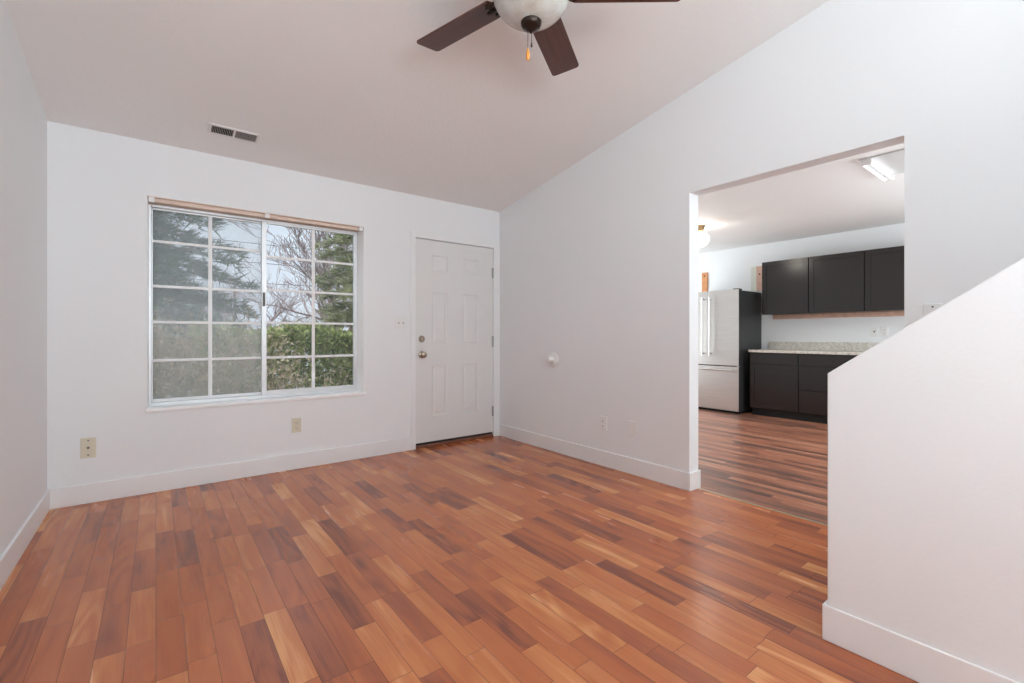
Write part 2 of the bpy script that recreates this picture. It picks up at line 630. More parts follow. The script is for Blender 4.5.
# back wall with window and door openings
WX0, WX1, WZ0, WZ1 = -0.046, 1.472, 0.573, 2.064
DX0, DX1, DZ1 = 1.975, 2.889, 2.034
WT = 0.17
f = MB()
f.box((XL - 0.12, YB, 0), (WX0, YB + WT, H + 0.03))
f.box((WX1, YB, 0), (DX0 - 0.02, YB + WT, H + 0.03))
f.box((DX1 + 0.02, YB, 0), (XR2, YB + WT, H + 0.03))
f.box((WX0, YB, 0), (WX1, YB + WT, WZ0))
f.box((WX0, YB, WZ1), (WX1, YB + WT, H + 0.03))
f.box((DX0 - 0.02, YB, DZ1 + 0.02), (DX1 + 0.02, YB + WT, H + 0.03))
struct(f.build('wall_back', M['wall']), 'white wall with the window and the entry door', 'wall')

# right wall with the kitchen opening
f = MB()
f.prism_x([(Y1, 0), (YB, 0), (YB, ceil_z(YB) + .02), (Y1, ceil_z(Y1) + .02)], XR, XR2)
f.prism_x([(Y2, HO), (Y1, HO), (Y1, ceil_z(Y1) + .02), (Y2, ceil_z(Y2) + .02)], XR, XR2)
f.prism_x([(YR, 0), (Y2, 0), (Y2, ceil_z(Y2) + .02), (YR, ceil_z(YR) + .02)], XR, XR2)
struct(f.build('wall_right', M['wall']), 'white wall with the opening to the kitchen', 'wall')
f = MB().prism_x([(YR, 0), (YB, 0), (YB, ceil_z(YB) + .02), (YR, ceil_z(YR) + .02)], XL - 0.12, XL)
struct(f.build('wall_left', M['wall']), 'plain white wall meeting the window wall', 'wall')
f = MB()
f.box((XL, YR - 0.1, 0), (-0.5, YR, 3.5))
f.box((1.35, YR - 0.1, 0), (2.0, YR, 3.5)).box((2.85, YR - 0.1, 0), (XR2, YR, 3.5)).box((2.0, YR - 0.1, 0), (2.85, YR, 2.15)).box((2.0, YR - 0.1, 3.3), (2.85, YR, 3.5))
f.box((-0.5, YR - 0.1, 0), (1.35, YR, 0.6))
f.box((-0.5, YR - 0.1, 2.5), (1.35, YR, 3.5))
struct(f.build('wall_rear', M['wall']))

# stair half wall, rising towards the rear
f = MB().prism_x([(YR, 0), (YS, 0), (YS, ZS), (YR, ZS + SLS * (YS - YR))], XS, XS2)
struct(f.build('wall_stair', M['wall'], bevel=0.004), 'white sloped half wall beside the stairs', 'wall')

# kitchen walls
f = MB().box((XK, YK0 - 0.1, 0), (XK + 0.1, YK1 + 0.1, H))
struct(f.build('wall_kitchen_far', M['wall']), 'white kitchen wall behind the cabinets and fridge', 'wall')
f = MB()
f.box((XR2, YK1, 0), (5.1, YK1 + 0.1, H)).box((6.7, YK1, 0), (XK, YK1 + 0.1, H)).box((5.1, YK1, 2.25), (6.7, YK1 + 0.1, H))
struct(f.build('wall_kitchen_front', M['wall']))
f = MB()
f.box((XR2, YK0 - 0.1, 0), (3.9, YK0, H))
f.box((5.9, YK0 - 0.1, 0), (XK, YK0, H))
f.box((3.9, YK0 - 0.1, 0), (5.9, YK0, 0.85))
f.box((3.9, YK0 - 0.1, 2.15), (5.9, YK0, H))
struct(f.build('wall_kitchen_rear', M['wall']))
f = MB().box((XR2 - 0.085, YB + WT, 0), (XR2, YK1 + 0.1, H))
struct(f.build('wall_kitchen_side', M['wall']))

# baseboards
f = MB().box((XL, YB - BT, 0), (1.925, YB, BH))
struct(f.build('baseboard_back', M['trim'], bevel=0.003), 'white baseboard under the window', 'baseboard')
f = MB().box((XL, YR, 0), (XL + BT, YB - BT, BH))
struct(f.build('baseboard_left', M['trim'], bevel=0.003), 'white baseboard along the plain wall', 'baseboard')
f = MB().box((XR - BT, Y1 - BT, 0), (XR, YB - 0.02, BH)).box((XR, Y1 - BT, 0), (XR2 + 0.01, Y1, BH))
struct(f.build('baseboard_right', M['trim'], bevel=0.003), 'white baseboard between door and kitchen opening', 'baseboard')
f = MB().box((1.8995, YR, 0), (XS, YS + BT, BH)).box((XS, YS, 0), (XS2 + 0.0, YS + BT, BH))
struct(f.build('baseboard_stair', M['trim'], bevel=0.004), 'white baseboard around the sloped half wall', 'baseboard')

# ------------------------------------------------------------------ window
win = struct(empty('window_1', ((WX0 + WX1) / 2, YB + 0.06, WZ0)), 'large white gridded sliding window, one pane fogged', 'window')
WO = (0, 0, 0)


def into(root, mb, name, mat, **kw):
    """mesh given in world coordinates, parented to a root that is only translated"""
    o = mb.build(name, mat, None, **kw)
    me = o.data
    off = Vector(root.matrix_basis.translation)
    r = root
    while r.parent is not None:
        r = r.parent
        off += Vector(r.matrix_basis.translation)
    me.transform(Matrix.Translation(-off))
    o.parent = root
    return o


FY0, FY1 = YB + 0.105, YB + 0.165
FX0, FX1, FZ0, FZ1 = WX0 + 0.003, WX1 - 0.024, WZ0 + 0.012, WZ1 - 0.032
fw = 0.018
f = MB()
f.box((FX0, FY0, FZ0), (FX0 + fw, FY1, FZ1)).box((FX1 - fw, FY0, FZ0), (FX1, FY1, FZ1))
f.box((FX0 + fw, FY0, FZ0), (FX1 - fw, FY1, FZ0 + fw + 0.008)).box((FX0 + fw, FY0, FZ1 - fw), (FX1 - fw, FY1, FZ1))
into(win, f, 'window_frame', M['alu'], bevel=0.002)


def sash(x0, x1, y0, y1, z0, z1, wl, wr, wb, wt, vx, zs_, glass, label):
    f = MB()
    f.box((x0, y0, z0), (x0 + wl, y1, z1)).box((x1 - wr, y0, z0), (x1, y1, z1))
    f.box((x0 + wl, y0, z0), (x1 - wr, y1, z0 + wb)).box((x0 + wl, y0, z1 - wt), (x1 - wr, y1, z1))
    s = into(win, f, 'sash', M['alu'], bevel=0.002)
    ym = (y0 + y1) / 2
    g = MB().box((x0 + wl, ym - 0.0015, z0 + wb), (x1 - wr, ym + 0.0015, z1 - wt))
    # one thin sheet of glass
    p = into(win, g, 'glass_pane', glass)
    p.parent = s
    p['label'] = label
    m = MB()
    mw = 0.0095
    m.box((vx - mw - .003, ym - 0.012, z0 + wb), (vx + mw + .003, ym - 0.002, z1 - wt))
    for z in zs_:
        m.box((x0 + wl, ym - 0.0115, z - mw), (x1 - wr, ym - 0.0025, z + mw))
    gr = into(win, m, 'muntin_grid', M['vinyl'], bevel=0.0015)
    gr.parent = s
    return s


zi0, zi1 = FZ0 + fw + 0.008, FZ1 - fw
sash(FX0 + fw, 0.712, FY0 + 0.032, FY1 - 0.004, zi0, zi1, 0.008, 0.032, 0.022, 0.012, 0.33, (1.775, 1.45, 1.19, 0.912), M['hazy'], 'glass fogged with a milky grey haze')
sash(0.676, FX1 - fw, FY0 + 0.002, FY0 + 0.026, zi0, zi1, 0.036, 0.014, 0.034, 0.012, 1.072, (1.735, 1.464, 1.197, 0.913), M['thinhaze'], 'clear glass pane')
f = MB().box((0.684, FY0 - 0.012, 1.33), (0.7, FY0 + 0.003, 1.44))
into(win, f, 'latch', M['slot'], bevel=0.003)
for x in (WX0 + 0.022, 0.70, WX1 - 0.022):
    f = MB().box((x - 0.015, YB + 0.012, WZ1 - 0.035), (x + 0.015, YB + 0.05, WZ1 - 0.001))
    f.box((x - 0.018, YB + 0.004, WZ1 - 0.04), (x + 0.018, YB + 0.012, WZ1 - 0.001))
    into(win, f, 'blind_bracket', M['plastic'], bevel=0.004)
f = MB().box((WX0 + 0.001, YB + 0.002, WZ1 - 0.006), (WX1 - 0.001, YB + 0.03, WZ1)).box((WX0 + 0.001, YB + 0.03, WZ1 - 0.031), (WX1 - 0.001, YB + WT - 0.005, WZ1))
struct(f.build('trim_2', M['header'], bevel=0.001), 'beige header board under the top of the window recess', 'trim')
f = MB().box((WX0 - 0.012, YB - 0.014, WZ0 - 0.012), (WX1 + 0.02, YB + WT - 0.01, WZ0 + 0.012))
struct(f.build('trim_3', M['trim_gloss_lit'], bevel=0.004), 'white windowsill', 'trim')
f = MB()
q = [(WX1 - 0.002, YB - 0.001), (WX1 + 0.001, YB - 0.001), (WX1 + 0.001, YB + WT - 0.005), (WX1 - 0.026, YB + WT - 0.005), (WX1 - 0.026, YB + 0.104)]
za, zb = WZ0 + 0.012, WZ1 - 0.033
f.add([(x, y, za) for x, y in q] + [(x, y, zb) for x, y in q], [(4, 3, 2, 1, 0), (5, 6, 7, 8, 9)] + [(i, (i + 1) % 5, 5 + (i + 1) % 5, 5 + i) for i in range(5)])
f.box((WX0 - 0.001, YB + 0.0, WZ0 + 0.012), (WX0 + 0.003, YB + WT - 0.005, WZ1 - 0.033))
struct(f.build('trim_4', M['trim_gloss_lit']), 'white side linings of the window recess', 'trim')

# ------------------------------------------------------------------ entry door
door = struct(empty('door_1', ((DX0 + DX1) / 2, YB, 0)), 'white six panel entry door in the corner', 'door')
DY0, DY1 = YB + 0.006, YB + 0.05
DZ0 = 0.05
px = [DX0 + 0.002, 2.153, 2.333, 2.508, 2.706, DX1 - 0.002]
pz = [DZ0, 0.298, 0.797, 1.012, 1.522, 1.725, 1.888, DZ1 - 0.004]
leaf = MB()


def raised_panel(mb, x0, x1, z0, z1, y):
    """moulded panel: bevel down, flat, bevel back up to a raised field"""
    loops = []
    for ins, dy in ((0, 0), (0.012, 0.009), (0.02, 0.009), (0.045, 0.002)):
        loops.append([(x0 + ins, y + dy, z0 + ins), (x1 - ins, y + dy, z0 + ins), (x1 - ins, y + dy, z1 - ins), (x0 + ins, y + dy, z1 - ins)])
    vs = [p for l in loops for p in l]
    fs = []
    for k in range(3):
        for i in range(4):
            j = (i + 1) % 4
            fs.append((4 * k + i, 4 * k + j, 4 * k + 4 + j, 4 * k + 4 + i))
    fs.append((12, 13, 14, 15))
    mb.add(vs, fs)


for i in range(5):
    for k in range(7):
        x0, x1, z0, z1 = px[i], px[i + 1], pz[k], pz[k + 1]
        if i in (1, 3) and k in (1, 3, 5):
            raised_panel(leaf, x0, x1, z0, z1, DY0)
        else:
            leaf.add([(x0, DY0, z0), (x1, DY0, z0), (x1, DY0, z1), (x0, DY0, z1)], [(0, 1, 2, 3)])
a, b_ = (px[0], px[-1]), (pz[0], pz[-1])
leaf.add([(a[0], DY0, b_[0]), (a[1], DY0, b_[0]), (a[1], DY0, b_[1]), (a[0], DY0, b_[1]),
          (a[0], DY1, b_[0]), (a[1], DY1, b_[0]), (a[1], DY1, b_[1]), (a[0], DY1, b_[1])],
         [(4, 7, 6, 5), (0, 4, 5, 1), (1, 5, 6, 2), (2, 6, 7, 3), (3, 7, 4, 0)])
dl = into(door, leaf, 'door_leaf', M['door'])
# casing and jamb
f = MB()
f.box((1.925, YB - 0.012, 0), (DX0 - 0.002, YB + 0.002, DZ1 + 0.055))
f.box((DX1 + 0.002, YB - 0.012, 0), (XR - 0.002, YB + 0.002, DZ1 + 0.055))
f.box((DX0 - 0.002, YB - 0.012, DZ1 + 0.002), (DX1 + 0.002, YB + 0.002, DZ1 + 0.055))
into(door, f, 'door_casing', M['trim'], bevel=0.003)
f = MB()
f.box((DX0 - 0.02, YB + 0.002, 0), (DX0 - 0.001, YB + WT, DZ1 + 0.02))
f.box((DX1 + 0.001, YB + 0.002, 0), (DX1 + 0.02, YB + WT, DZ1 + 0.02))
f.box((DX0 - 0.02, YB + 0.002, DZ1 + 0.001), (DX1 + 0.02, YB + WT, DZ1 + 0.02))
f.box((DX0 - 0.001, DY1 + 0.002, 0.03), (DX1 + 0.001, YB + WT, DZ1 + 0.001))
into(door, f, 'door_jamb', M['trim'])
f = MB().box((DX0 - 0.001, YB - 0.004, 0.0), (DX1 + 0.001, YB + WT, 0.026))
into(door, f, 'threshold', M['thresh'], bevel=0.004)
f = MB().box((DX0 + 0.004, DY0 + 0.006, 0.027), (DX1 - 0.004, DY1 - 0.004, 0.052))
into(door, f, 'under_door_shade', M['dark'])  # black strip filling the gap under the leaf, in place of its shade
for z0, z1 in ((0.222, 0.33), (0.968, 1.087), (1.714, 1.822)):
    f = MB().lathe([(0.008, z0), (0.008, z1)], (DX1 - 0.004, YB - 0.006, 0), seg=12)
    f.box((DX1 - 0.014, YB - 0.003, z0 + .002), (DX1 - 0.001, YB + 0.007, z1 - .002))
    into(door, f, 'hinge', M['hinge'])
kx = 2.042
f = MB().lathe([(0.033, 0), (0.033, -0.006), (0.028, -0.012), (0.024, -0.018), (0.004, -0.019)], (kx, DY0, 1.058), 'y')
f.box((kx - 0.004, DY0 - 0.032, 1.045), (kx + 0.004, DY0 - 0.018, 1.071))
into(door, f, 'deadbolt', M['nickel'], smooth=True)
f = MB().lathe([(0.034, 0), (0.034, -0.006), (0.026, -0.012), (0.013, -0.016), (0.013, -0.03), (0.022, -0.038), (0.028, -0.05), (0.027, -0.062), (0.018, -0.07), (0.004, -0.071)], (kx, DY0, 0.907), 'y')
into(door, f, 'door_knob', M['nickel'], smooth=True)

# ------------------------------------------------------------------ wall plates


def back_plate(name, x, z, w, h, label, cat, mat='plastic'):
    r = tag(empty(name, (x, YB, z)), label, cat)
    f = MB().box((-w / 2, -0.006, -h / 2), (w / 2, 0.0005, h / 2))
    f.build('plate', M[mat], r, bevel=0.003)
    return r


r = back_plate('light_switch', 1.822, 1.205, 0.118, 0.118, 'double light switch plate between the window and the door', 'switch')
for dx in (-0.023, 0.023):
    MB().box((dx - 0.005, -0.016, -0.004), (dx + 0.005, -0.005, 0.014)).build('toggle', M['hinge'], r, bevel=0.002)
r = back_plate('cable_outlet', -0.349, 0.361, 0.076, 0.132, 'cream cable jack plate low on the wall near the corner', 'wall plate', 'cream')
MB().lathe([(0.008, -0.005), (0.008, -0.009), (0.0045, -0.01), (0.0045, -0.017)], (0, 0, 0.0), 'y', 14).build('coax_jack', M['slot'], r)
for dz in (-0.047, 0.047):
    MB().lathe([(0.005, -0.0055), (0.0048, -0.0085), (0.002, -0.009)], (0, 0, dz), 'y', 12).build('screw', M['slot'], r)


def duplex(r, rot=None):
    for dz in (-0.021, 0.021):
        k = MB().box((-0.017, -0.0085, dz - 0.0145), (0.017, -0.005, dz + 0.0145)).build('socket', M['cream' if rot == 'c' else 'plastic'], r, bevel=0.004)
        s = MB()
        for dx in (-0.0065, 0.0065):
            s.box((dx - 0.0014, -0.0092, dz - 0.003), (dx + 0.0014, -0.0083, dz + 0.007))
        s.lathe([(0.0028, -0.0083), (0.0028, -0.0092)], (0, 0, dz - 0.0085), 'y', 10)
        s.build('slot', M['slot'], k)


r = back_plate('power_outlet', 0.913, 0.358, 0.072, 0.118, 'cream duplex power outlet under the window', 'outlet', 'cream')
duplex(r, 'c')


def right_plate(name, x, y, z, w, h, label, cat):
    r = tag(empty(name, (x, y, z), PI / 2 * -1), label, cat)
    MB().box((-w / 2, -0.006, -h / 2), (w / 2, 0.0005, h / 2)).build('plate', M['plastic'], r, bevel=0.003)
    return r


r = right_plate('power_outlet', XR, 2.592, 0.356, 0.072, 0.118, 'white power outlet low on the wall, nearer the entry door of two plates', 'outlet')
duplex(r)
r = right_plate('wall_plate', XR, 2.298, 0.360, 0.072, 0.118, 'blank white wall plate low on the wall, nearer the kitchen opening of two plates', 'wall plate')
for dz in (-0.042, 0.042):
    MB().lathe([(0.004, -0.0055), (0.0038, -0.0075)], (0, 0, dz), 'y', 12).build('screw', M['plastic'], r)
r = right_plate('light_switch', XR, 0.521, 1.19, 0.072, 0.116, 'white switch plate peeking over the sloped half wall', 'switch')
MB().box((-0.005, -0.016, -0.01), (0.005, -0.005, 0.01)).build('toggle', M['plastic'], r, bevel=0.002)
for dz in (-0.042, 0.042):
    MB().lathe([(0.0045, -0.0055), (0.0043, -0.008)], (0, 0, dz), 'y', 12).build('screw', M['slot'], r)
# door stop bumper on the right wall
r = tag(empty('door_stop', (XR, 3.21, 0.862)), 'round white doorknob bumper on the wall beside the entry door', 'door stop')
MB().lathe([(0.07, 0.0), (0.07, -0.008), (0.064, -0.014), (0.03, -0.016)], (0, 0, 0), 'x', 32).build('base_disc', M['plastic'], r, smooth=True)
MB().lathe([(0.03, -0.014), (0.027, -0.035), (0.028, -0.06), (0.021, -0.068), (0.004, -0.069)], (0, 0, 0), 'x', 24).build('bumper_knob', M['plastic'], r, smooth=True)

# ------------------------------------------------------------------ ceiling vent
vx0, vx1, vy = 0.292, 0.566, 3.721
al = math.atan(-SL)
r = tag(empty('air_vent', ((vx0 + vx1) / 2 + 0.003, vy, ceil_z(vy))), 'white two bank air vent on the sloped ceiling above the window', 'vent')
r.rotation_euler = (al, 0, 0)
hw, hh = 0.134, 0.044
vm = 0.018
f = MB()
for x0, x1, y0, y1 in ((-hw - vm, -hw, -hh - vm, hh + vm), (hw, hw + vm, -hh - vm, hh + vm), (-hw, hw, -hh - vm, -hh), (-hw, hw, hh, hh + vm), (-0.006, 0.006, -hh, hh)):
    f.box((x0, y0, -0.006), (x1, y1, 0.002))
f.build('frame', M['vent'], r, bevel=0.0015)
MB().box((-hw, -hh, -0.0015), (hw, hh, 0.001)).build('duct_shade', M['dark'], r)  # black sheet behind the slats stands for the shade inside the duct
for sgn, xa, xb in ((-1, -hw, -0.006), (1, 0.006, hw)):
    n = 13
    for i in range(n):
        x = xa + (i + 0.5) * (xb - xa) / n
        Mx = Matrix.Translation((x, 0, -0.0045)) @ Matrix.Rotation(sgn * 0.95, 4, 'Y')
        MB().box((-0.0042 - 0.0012 * sgn, -hh, -0.0005), (0.0042 + 0.0012 * sgn, hh, 0.0005), M=Mx).build('slat', M['slat'], r)

# ------------------------------------------------------------------ ceiling fan
FXC, FYC, FZB, FR, FPH, FWD, FTW = 1.273, 1.514, 2.582, 0.66, 0.571, 0.156, -0.186
LD = 0.014
fan = tag(empty('ceiling_fan', (FXC, FYC, ceil_z(FYC))), 'ceiling fan with dark walnut blades and an alabaster bowl light', 'ceiling fan')
zt = ceil_z(FYC)
d = lambda z: z - zt
f = MB().lathe([(0.03, d(2.80)), (0.055, d(2.805)), (0.07, d(2.83)), (0.072, d(2.9))], (0, 0, 0), 'z', 32)
f.build('canopy', M['bronze'], fan, smooth=True)
MB().lathe([(0.013, d(2.70)), (0.013, d(2.82))], (0, 0, 0), 'z', 16).build('downrod', M['bronze'], fan, smooth=True)
MB().lathe([(0.06, d(2.585)), (0.10, d(2.59)), (0.125, d(2.615)), (0.13, d(2.65)), (0.11, d(2.69)), (0.05, d(2.715)), (0.02, d(2.725))], (0, 0, 0), 'z', 40).build('motor_housing', M['bronze'], fan, smooth=True)
MB().lathe([(0.07, d(2.535)), (0.075, d(2.56)), (0.065, d(2.588))], (0, 0, 0), 'z', 32).build('light_fitter', M['bronze'], fan, smooth=True)
prof = []
for i in range(13):
    t = i / 12 * PI / 2
    prof.append((max(0.012, 0.165 * math.sin(t)), d(2.558 - 0.126 * math.cos(t))))
prof += [(0.163, d(2.568)), (0.15, d(2.57))]
MB().lathe(prof, (0, 0, 0), 'z', 48).build('bowl_shade', M['alabaster'], fan, smooth=True)
f = MB().lathe([(0.004, d(2.388)), (0.008, d(2.395)), (0.018, d(2.40)), (0.024, d(2.408)), (0.036, d(2.412)), (0.043, d(2.422)), (0.045, d(2.434)), (0.038, d(2.444))], (0, 0, 0), 'z', 32)
f.build('finial', M['bronze'], fan, smooth=True)


def blade_mesh():
    """rounded-corner blade along +X, root at r=0.17"""
    mb = MB()
    r0, r1, hw0, hw1, th, rc = 0.19, FR, FWD / 2 * 0.93, FWD / 2, 0.004, 0.02
    out = [(r0, -hw0), ]
    for cx, cy, a0 in ((r1 - rc, -hw1 + rc, -PI / 2), (r1 - rc, hw1 - rc, 0)):
        for i in range(6):
            a_ = a0 + i / 5 * PI / 2
            out.append((cx + rc * math.cos(a_), cy + rc * math.sin(a_)))
    out += [(r0, hw0), (r0 - 0.012, hw0 * 0.5), (r0 - 0.016, 0), (r0 - 0.012, -hw0 * 0.5)]
    n = len(out)
    vs = [(x, y, -th) for x, y in out] + [(x, y, th) for x, y in out]
    fs = [tuple(range(n - 1, -1, -1)), tuple(range(n, 2 * n))] + [(i, (i + 1) % n, n + (i + 1) % n, n + i) for i in range(n)]
    return mb.add(vs, fs)


def iron_mesh():
    mb = MB()
    mb.tube([(0.09, 0, 0.02), (0.13, 0, 0.012), (0.17, 0, -0.006)], [0.016, 0.013, 0.011], 8)
    for s in (-1, 1):
        pts = [(0.135, s * 0.01, 0.0), (0.155, s * 0.045, -0.007), (0.185, s * 0.055, -0.009), (0.215, s * 0.036, -0.009)]
        mb.tube(pts, [0.008, 0.0075, 0.007, 0.009], 6)
    mb.tube([(0.17, 0, -0.008), (0.235, 0, -0.009)], [0.012, 0.009], 6)
    for p in ((0.215, 0.036), (0.215, -0.036), (0.235, 0)):
        mb.lathe([(0.011, -0.015), (0.013, -0.009), (0.011, -0.003)], (p[0], p[1], 0), 'z', 10)
    return mb


b0 = blade_mesh().build('blade', M['blade'], fan, bevel=0.0015)
i0 = iron_mesh().build('blade_iron', M['bronze'], b0, smooth=True)
Rb = Matrix.Rotation
for k in range(5):
    bo = b0 if k == 0 else b0.copy()
    if k:
        COL.objects.link(bo)
        io = i0.copy()
        COL.objects.link(io)
        io.parent = bo
    bo.parent = fan
    bo.rotation_mode = 'QUATERNION'
    bo.rotation_quaternion = (Rb(FPH + k * 2 * PI / 5, 4, 'Z') @ Rb(FTW, 4, 'X')).to_quaternion()
    bo.location = (0, 0, d(FZB))
rt = Vector((math.cos(YAW), -math.sin(YAW)))
c1 = Vector((0, 0)) - rt * 0.014
c2 = Vector((0, 0)) + rt * 0.002
f = MB().tube([(c1.x, c1.y, d(2.415)), (c1.x, c1.y, d(2.324))], [0.0013, 0.0013], 6)
pc = f.build('pull_chain', M['bronze'], fan)
f = MB().lathe([(0.003, d(2.272)), (0.0075, d(2.276)), (0.0095, d(2.285)), (0.0085, d(2.298)), (0.005, d(2.315)), (0.002, d(2.326))], (c1.x, c1.y, 0), 'z', 16)
f.build('amber_pendant', M['amber'], pc, smooth=True)
f = MB()
for i in range(10):
    z = 2.402 - i * 0.0055
    f.lathe([(0.0008, d(z - 0.002)), (0.0021, d(z)), (0.0008, d(z + 0.002))], (c2.x, c2.y, 0), 'z', 8)
f.tube([(c2.x, c2.y, d(2.41)), (c2.x, c2.y, d(2.345))], [0.0008, 0.0008], 5)
pc = f.build('pull_chain', M['bronze'], fan)
MB().lathe([(0.002, d(2.328)), (0.0042, d(2.332)), (0.0042, d(2.344)), (0.0015, d(2.35))], (c2.x, c2.y, 0), 'z', 12).build('chain_end', M['bronze'], pc, smooth=True)

# ------------------------------------------------------------------ kitchen


def shaker(mb, y0, y1, z0, z1, xf, th=0.019, fr=0.057):
    """shaker front facing -X at x = xf"""
    mb.box((xf, y0, z0), (xf + th, y0 + fr, z1)).box((xf, y1 - fr, z0), (xf + th, y1, z1))
    mb.box((xf, y0 + fr, z0), (xf + th, y1 - fr, z0 + fr)).box((xf, y0 + fr, z1 - fr), (xf + th, y1 - fr, z1))
    mb.box((xf + 0.007, y0 + fr - 0.004, z0 + fr - 0.004), (xf + th - 0.002, y1 - fr + 0.004, z1 - fr + 0.004))
    return mb


UX = XK - 0.33
ups = [(2.41, 3.0, 'espresso wall cabinet beside the fridge'),
       (1.806, 2.41, 'espresso wall cabinet between two others over the counter'),
       (1.20, 1.806, 'espresso wall cabinet cut off by the edge of the kitchen opening')]
for y0, y1, lab in ups:
    r = tag(empty('wall_cabinet', (XK, (y0 + y1) / 2, 1.385)), lab, 'cabinet', 'dark kitchen wall cabinets')
    f = MB().box((UX + 0.021, y0 + 0.001, 1.385), (XK, y1 - 0.001, 2.122))
    into(r, f, 'cabinet_body', M['espresso'])
    f = shaker(MB(), y0 + 0.005, y1 - 0.005, 1.387, 2.12, UX)
    into(r, f, 'door', M['espresso'], bevel=0.0015)
# bare wood mounting strips left on the wall
r = MB().box((XK - 0.02, 1.2, 1.325), (XK, 2.98, 1.384)).build('mounting_strip', M['pink_wood'], bevel=0.002)
tag(r, 'pale wood mounting strip on the wall under the dark wall cabinets', 'wood strip')
r = tag(empty('mounting_strip', (XK, 4.03, 1.75)), 'orange bare wood strip on the wall above the fridge', 'wood strip')
f = MB().box((XK - 0.022, 3.985, 1.75), (XK, 4.08, 2.115))
into(r, f, 'board', M['orange_wood'], bevel=0.002)
f = MB().lathe([(0.012, -0.026), (0.012, -0.021)], (XK, 4.03, 2.06), 'x', 12)
into(r, f, 'screw', M['dark'])
r = tag(empty('mounting_strip', (XK, 3.17, 1.75)), 'pinkish bare wood strip against the side of the wall cabinet by the fridge', 'wood strip')
f = MB().box((XK - 0.022, 3.12, 1.75), (XK, 3.212, 2.12))
into(r, f, 'board', M['pink_wood'], bevel=0.002)
f = MB().lathe([(0.012, -0.026), (0.012, -0.021)], (XK, 3.165, 2.0), 'x', 12)
into(r, f, 'screw', M['dark'])
r = MB().box((XK - 0.012, 3.214, 1.75), (XK, 3.295, 2.12)).build('mounting_strip', plain('pale_green_board', (0.68, 0.70, 0.62), 0.6), bevel=0.002)
tag(r, 'pale greenish board on the wall next to the pinkish wood strip', 'wood strip')

# base cabinets
BX = XK - 0.62
r = tag(empty('base_cabinet', (XK, 2.72, 0)), 'espresso base cabinet with one door and a drawer beside the fridge', 'cabinet', 'dark kitchen base cabinets')
y0, y1 = 2.42, 3.03
into(r, MB().box((BX + 0.021, y0, 0.105), (XK - 0.001, y1, 0.862)), 'cabinet_body', M['espresso'])
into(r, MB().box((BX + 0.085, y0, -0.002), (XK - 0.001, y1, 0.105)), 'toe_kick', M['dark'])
into(r, MB().box((BX, y0 + 0.005, 0.71), (BX + 0.019, y1 - 0.005, 0.857)), 'drawer', M['espresso'], bevel=0.002)
into(r, shaker(MB(), y0 + 0.005, y1 - 0.005, 0.11, 0.703, BX), 'door', M['espresso'], bevel=0.0015)
r = tag(empty('base_cabinet', (XK, 1.95, 0)), 'espresso base cabinet of three drawers partly behind the sloped half wall', 'cabinet', 'dark kitchen base cabinets')
y0, y1 = 1.40, 2.419
into(r, MB().box((BX + 0.021, y0, 0.105), (XK - 0.001, y1, 0.862)), 'cabinet_body', M['espresso'])
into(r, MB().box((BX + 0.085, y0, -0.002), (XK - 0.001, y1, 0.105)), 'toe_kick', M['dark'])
for z0, z1 in ((0.11, 0.395), (0.402, 0.703), (0.71, 0.857)):
    into(r, MB().box((BX, y0 + 0.005, z0), (BX + 0.019, y1 - 0.005, z1)), 'drawer', M['espresso'], bevel=0.002)
r = tag(empty('countertop', (XK, 2.2, 0.862)), 'pale speckled granite countertop on the dark base cabinets', 'countertop')
into(r, MB().box((XK - 0.648, 1.39, 0.8625), (XK - 0.0005, 3.036, 0.895)), 'worktop', M['granite'], bevel=0.004)
into(r, MB().box((XK - 0.02, 1.39, 0.895), (XK - 0.0005, 3.036, 1.004)), 'backsplash', M['granite'], bevel=0.002)

# outlets over the counter
r0 = tag(empty('power_outlet', (XK, 1.79, 1.141), -PI / 2), 'white plate with dark center over the counter, nearer the fridge of two', 'outlet')
MB().box((-0.036, -0.006, -0.06), (0.036, 0.0005, 0.06)).build('plate', M['plastic'], r0, bevel=0.003)
MB().box((-0.006, -0.016, -0.01), (0.006, -0.005, 0.01)).build('toggle', M['slot'], r0, bevel=0.002)
r0 = tag(empty('power_outlet', (XK, 1.69, 1.141), -PI / 2), 'white duplex outlet over the counter, farther from the fridge of two', 'outlet')
MB().box((-0.036, -0.006, -0.06), (0.036, 0.0005, 0.06)).build('plate', M['plastic'], r0, bevel=0.003)
duplex(r0)

# refrigerator
FY_0, FY_1, FXF = 3.13, 4.04, 6.375
fr = tag(empty('refrigerator', (6.7, (FY_0 + FY_1) / 2, -0.002)), 'stainless french door refrigerator with charcoal sides', 'refrigerator')
into(fr, MB().box((FXF + 0.075, FY_0 + 0.004, 0.03), (XK - 0.03, FY_1 - 0.004, 1.722)), 'cabinet_body', M['charcoal'], bevel=0.004)
into(fr, MB().box((FXF + 0.05, FY_0 + 0.02, -0.002), (XK - 0.05, FY_1 - 0.02, 0.05)), 'base_grille', M['dark'])
ym = (FY_0 + FY_1) / 2
DS = [M['steel'], M['charcoal']]


def fridge_door(name, y0, y1, z0, z1):
    f = MB().box((FXF, y0, z0), (FXF + 0.012, y1, z1), 0).box((FXF + 0.012, y0 + 0.001, z0 + .001), (FXF + 0.07, y1 - 0.001, z1 - 0.001), 1)
    return into(fr, f, name, DS, bevel=0.003)


dr = fridge_door('door', FY_0, ym - 0.002, 0.668, 1.735)
dl_ = fridge_door('door', ym + 0.002, FY_1, 0.668, 1.735)
fz = fridge_door('freezer_drawer', FY_0, FY_1, 0.035, 0.655)


